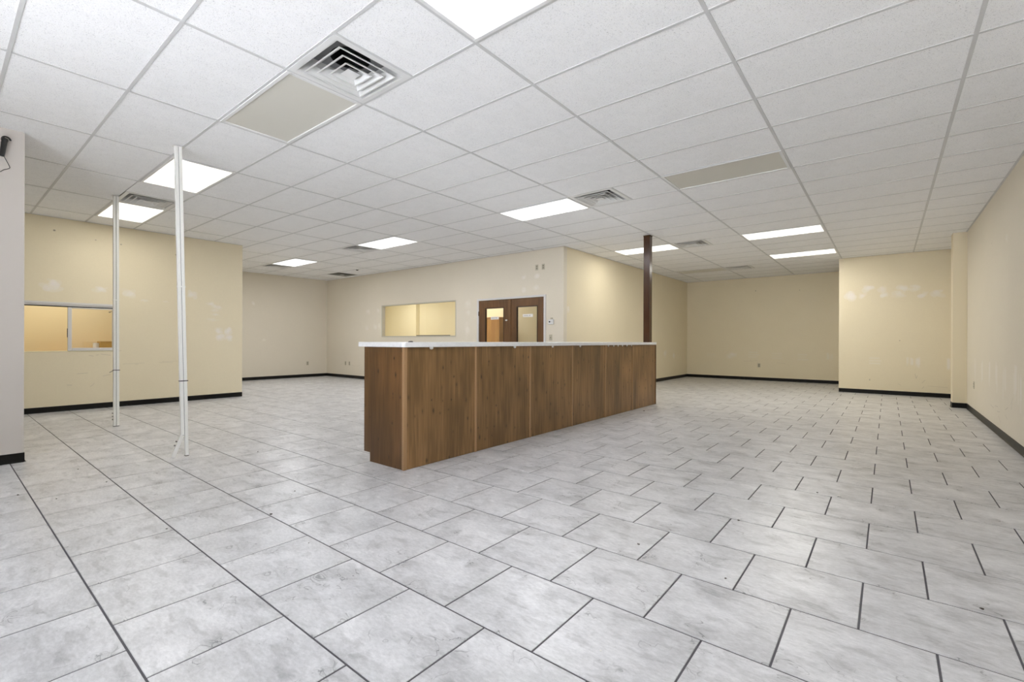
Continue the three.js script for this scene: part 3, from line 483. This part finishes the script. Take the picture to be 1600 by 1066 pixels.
// ------------------------------------------------------------------ wooden double door
{
  const [a, b, , d] = DOOR, g = thing('door', [0, 0, ZBACK]); tag(g, 'dark wood double door with tall glass panels in a white frame', null, null, 'structure');
  part('door_frame', [rbox(a - 0.04, a + 0.012, 0.001, d + 0.03, -0.12, 0.014, 0.004), rbox(b - 0.012, b + 0.04, 0.001, d + 0.03, -0.12, 0.014, 0.004), rbox(a + 0.012, b - 0.012, d - 0.012, d + 0.03, -0.12, 0.014, 0.004)], M.whitePaint, g);
  const mid = -6.325, z0 = -0.05, z1 = -0.006, top = d - 0.015;
  const leaf = (x0, x1, g0, g1, hingeLeft) => {
    const l = new THREE.Group(); l.name = 'leaf'; g.add(l);
    const y0 = 0.01, gb = 0.28, gt = 1.852;
    part('stile', gridUV(box(x0, g0, y0, top, z0, z1), 0.5, [0.2, 0.1]), doorWood, l); part('stile', gridUV(box(g1, x1, y0, top, z0, z1), 0.5, [0.6, 0.4]), doorWood, l);
    part('rail', gridUV(box(g0, g1, gt, top, z0, z1), 0.5, [0.1, 0.5]), doorWood, l); part('rail', gridUV(box(g0, g1, y0, gb, z0, z1), 0.5, [0.8, 0.3]), doorWood, l);
    const f = 0.02; part('glazing_bead', [rbox(g0, g0 + f, gb, gt, z0 + 0.005, z1 + 0.004, 0.003, 1), rbox(g1 - f, g1, gb, gt, z0 + 0.005, z1 + 0.004, 0.003, 1), rbox(g0 + f, g1 - f, gt - f, gt, z0 + 0.005, z1 + 0.004, 0.003, 1), rbox(g0 + f, g1 - f, gb, gb + f, z0 + 0.005, z1 + 0.004, 0.003, 1)], std('#3a2818', 0.4), l);
    part('pane', box(g0 + f, g1 - f, gb + f, gt - f, -0.03, -0.026), M.glass, l);
    for (const y of [0.25, 1.0, 1.73]) part('hinge', cyl(0.009, 0.1, 10).translate(hingeLeft ? x0 - 0.002 : x1 + 0.002, y, 0.008), hingeLeft ? M.brass : M.steel, l);
    return l;
  };
  const L = leaf(a + 0.014, mid - 0.002, -7.055, -6.5, true), R = leaf(mid + 0.002, b - 0.014, -6.16, -5.6, false);
  part('astragal', gridUV(rbox(mid - 0.022, mid + 0.022, 0.012, top - 0.002, z1 + 0.0005, z1 + 0.012, 0.003), 0.5, [0.35, 0]), doorWood, R);
  part('latch', new THREE.SphereGeometry(0.03, 14, 10).scale(1, 0.62, 0.5).translate(-6.43, 1.562, z1 + 0.009), M.whitePlastic, L);
  part('pull_handle', [rbox(-6.45, -6.425, 0.88, 1.1, 0.03, 0.045, 0.005), box(-6.444, -6.431, 0.89, 0.91, z1, 0.032), box(-6.444, -6.431, 1.07, 1.09, z1, 0.032)], M.brass, L);
  const sign = (x0, x1, y, parent, seedText) => {              // a white strip with one line of print too small to read
    const c = canvasOf(256, 56, (k) => { k.fillStyle = '#f3efe8'; k.fillRect(0, 0, 256, 56); k.fillStyle = '#4a4850'; let x = 22; for (const w of seedText) { for (let q = 0; q < w; q++) { const h = 15 + 5 * rnd(); k.fillRect(x, 28 - h / 2, 4, h); k.fillRect(x + 5, 22 + 8 * rnd(), 5, 4); x += 13; } x += 15; } });
    part('sign_strip', rbox(x0, x1, y - 0.032, y + 0.032, -0.0255, -0.0235, 0.0008, 1), M.white, parent);
    const t = canvasTexture(c); part('sign_print', new THREE.PlaneGeometry(x1 - x0 - 0.008, 0.056).translate((x0 + x1) / 2, y, -0.0232), std('#ffffff', 0.6, { map: t }), parent);
  };
  sign(-6.9, -6.665, 1.62, L, [9, 4]); sign(-6.0, -5.735, 1.648, R, [9, 4]);
}
{
  const c = thing('wooden_cabinet', [-8.72, 0, -9.8]); tag(c, 'orange brown wooden cabinet seen through the glass of the left door leaf', 'cabinet');
  part('carcass', gridUV(box(-0.6, 0.6, 0.001, 1.735, -0.25, 0.22), 0.5, [0.1, 0.2]), orangeWood, c); part('top_board', gridUV(rbox(-0.61, 0.61, 1.736, 1.756, -0.255, 0.25, 0.003, 1)), orangeWood, c);
  for (const s of [-1, 1]) { const d = part('cabinet_door', gridUV(rbox(s < 0 ? -0.595 : 0.003, s < 0 ? -0.003 : 0.595, 0.06, 1.73, 0.221, 0.24, 0.003, 1), 0.5, [0.3 * s, 0.4]), orangeWood, c); part('knob', new THREE.SphereGeometry(0.014, 12, 8).translate(s * 0.045, 1.0, 0.252), M.brass, d); }
}

// ------------------------------------------------------------------ outlets, switch, thermostat, ceiling fitting
function outlet(at, turn, label, group) {
  const g = thing('wall_outlet', at, turn); tag(g, label, 'outlet', group);
  part('cover_plate', rbox(-0.036, 0.036, -0.058, 0.058, 0.0003, 0.006, 0.003, 2), M.plate, g);
  for (const y of [-0.021, 0.021]) part('socket', rbox(-0.015, 0.015, y - 0.013, y + 0.013, 0.0055, 0.0078, 0.004, 2), M.plateDark, g);
  part('screw', cyl(0.003, 0.002, 8).rotateX(Math.PI / 2).translate(0, 0, 0.0068), M.steel, g);
}
outlet([XMID, 0.415, -7.17], Math.PI / 2, 'outlet on the recessed pale wall left of the back corner');
outlet([-12.68, 0.43, ZBACK], 0, 'left of the two low outlets on the back wall near its corner', 'low pair of outlets on the back wall');
outlet([-12.47, 0.43, ZBACK], 0, 'right of the two low outlets on the back wall near its corner', 'low pair of outlets on the back wall');
outlet([-5.62, 2.627, ZBACK], 0, 'left of the two outlets high on the wall above the double door', 'high pair of outlets above the double door');
outlet([-5.46, 2.627, ZBACK], 0, 'right of the two outlets high on the wall above the double door', 'high pair of outlets above the double door');
outlet([-2.906, 0.431, ZFAR], 0, 'single outlet low on the far alcove wall');
outlet([XR, 0.452, -10.15], -Math.PI / 2, 'single outlet low on the right wall near the boxed column');
{
  const s = thing('light_switch', [-5.274, 1.186, ZBACK]); tag(s, 'switch plate on the wall right of the double door, below the thermostat', 'switch');
  part('cover_plate', rbox(-0.036, 0.036, -0.058, 0.058, 0.0003, 0.006, 0.003), M.plate, s); part('toggle', rbox(-0.006, 0.006, -0.012, 0.012, 0.005, 0.016, 0.002), M.plateDark, s);
  const t = thing('thermostat', [-5.257, 1.5, ZBACK]); tag(t, 'white thermostat with a small dark display right of the double door', 'thermostat');
  part('case', rbox(-0.062, 0.062, -0.05, 0.05, 0.0003, 0.028, 0.008), M.whitePlastic, t); part('display', rbox(-0.045, -0.01, -0.012, 0.016, 0.027, 0.0292, 0.002, 1), M.black, t); part('button', rbox(0.018, 0.026, -0.012, 0.016, 0.027, 0.0295, 0.002, 1), M.plate, t); part('bracket', rbox(-0.022, 0.03, 0.05, 0.085, 0.0003, 0.008, 0.002), M.plate, t);
  const f = thing('round_ceiling_fitting', [-10.895, H + 0.0034, -7.03]); tag(f, 'small round black ceiling fitting with a pale rim near the back corner', 'ceiling fitting');
  part('rim', new THREE.TorusGeometry(0.05, 0.012, 8, 28).rotateX(Math.PI / 2).translate(0, -0.006, 0), M.white, f); part('black_dome', new THREE.SphereGeometry(0.04, 18, 10, 0, Math.PI * 2, Math.PI / 2, Math.PI / 2).scale(1, 0.9, 1).translate(0, -0.001, 0), M.black, f);
}
// black device on the pillar
{
  const g = thing('black_device', [XPIL, 2.81, -0.4]); tag(g, 'small black tube shaped device with a thin wire, high on the left pillar', 'device');
  const body = part('body', new THREE.LatheGeometry([[0.001, -0.085], [0.014, -0.085], [0.017, -0.08], [0.02, 0.05], [0.023, 0.055], [0.023, 0.07], [0.018, 0.078], [0.001, 0.079]].map((p) => new THREE.Vector2(...p)), 20), M.black, g); body.position.set(0.035, 0, 0.005); body.rotation.x = -0.12;
  part('hook', new THREE.TorusGeometry(0.026, 0.007, 8, 18, Math.PI * 1.1).rotateY(Math.PI / 2), M.black, g).position.set(0.035, 0.068, -0.012);
  part('mount', rbox(0.0003, 0.03, -0.02, 0.05, -0.012, 0.02, 0.003), M.blackRubber, g);
  const wire = new THREE.CatmullRomCurve3([[0.035, -0.084, 0.0], [0.03, -0.11, -0.012], [0.015, -0.155, -0.033], [0.012, -0.168, -0.036], [0.012, -0.18, -0.025], [0.012, -0.195, 0.0], [0.008, -0.22, 0.025], [0.004, -0.225, 0.06]].map((p) => new THREE.Vector3(...p)));
  part('wire', new THREE.TubeGeometry(wire, 40, 0.0028, 6), M.blackRubber, g);
}
// crumbs on the floor
function crumb(x, z, s, mat, label, group) {
  const g = new THREE.DodecahedronGeometry(1, 0), p = g.attributes.position; for (let i = 0; i < p.count; i++) { const k = 0.75 + 0.5 * hash[Math.abs(Math.round(p.getX(i) * 999 + p.getY(i) * 77 + p.getZ(i) * 13 + x * 100)) & 65535]; p.setXYZ(i, p.getX(i) * k, p.getY(i) * k, p.getZ(i) * k); }
  g.computeVertexNormals(); const m = part('crumb', g, mat, scene); s *= 0.75; m.scale.set(s, s * 0.4, s * 0.7); m.position.set(x, s * 0.42, z); m.rotation.y = x * 9; tag(m, label, 'crumb', group);
}
[[-4.83, -.39, .012, 'dark crumb on the tiles nearest the left photo edge, below the pillar'], [-5.4, -.79, .008, 'dark crumb on the tiles closest to the foot of the pillar'], [-4.51, -.55, .009, 'dark crumb on the second tile column from the left edge, below the pillar'], [-4.75, -.86, .008, 'dark crumb midway between the pillar and the splayed pole foot'],
  [-3.3, -.87, .008, 'lone dark crumb on the tiles at front left, below the splayed pole'], [-3.06, -1.36, .014, 'long dark crumb lying on a tile joint left of the counter corner'], [-3.4, -1.68, .009, 'dark crumb on the tiles just left of the counter corner'], [-2.47, -1.3, .006, 'smallest dark crumb, on the tiles in front of the counter corner'], [-4.88, -2.04, .01, 'dark crumb right of the splayed foot of the nearer white pole'],
  [-.59, -2.34, .008, 'dark crumb on the tiles at front right, below the middle of the floor'], [-.72, -3.15, .011, 'dark crumb at mid right, behind the lone front right crumb'], [.31, -2.75, .011, 'dark crumb closest to the right edge of the photo'], [-.4, -4.1, .01, 'dark crumb beside the white chip at mid right'], [-1.06, -2.43, .011, 'dark crumb in the centre of the front floor tiles'], [-3.03, -7.14, .02, 'dark crumb beside the far end of the counter front']].forEach(([x, z, s, label]) => crumb(x, z, s, M.crumb, label, 'dark crumbs scattered over the floor'));
crumb(-0.27, -4.1, 0.016, M.crumbWhite, 'tiny white chip on the floor tiles at the right, larger of the two'); crumb(-0.8, -1.51, 0.006, M.crumbWhite, 'tiny white chip on the front floor tiles near the bottom edge');

renderer.render(scene, camera);
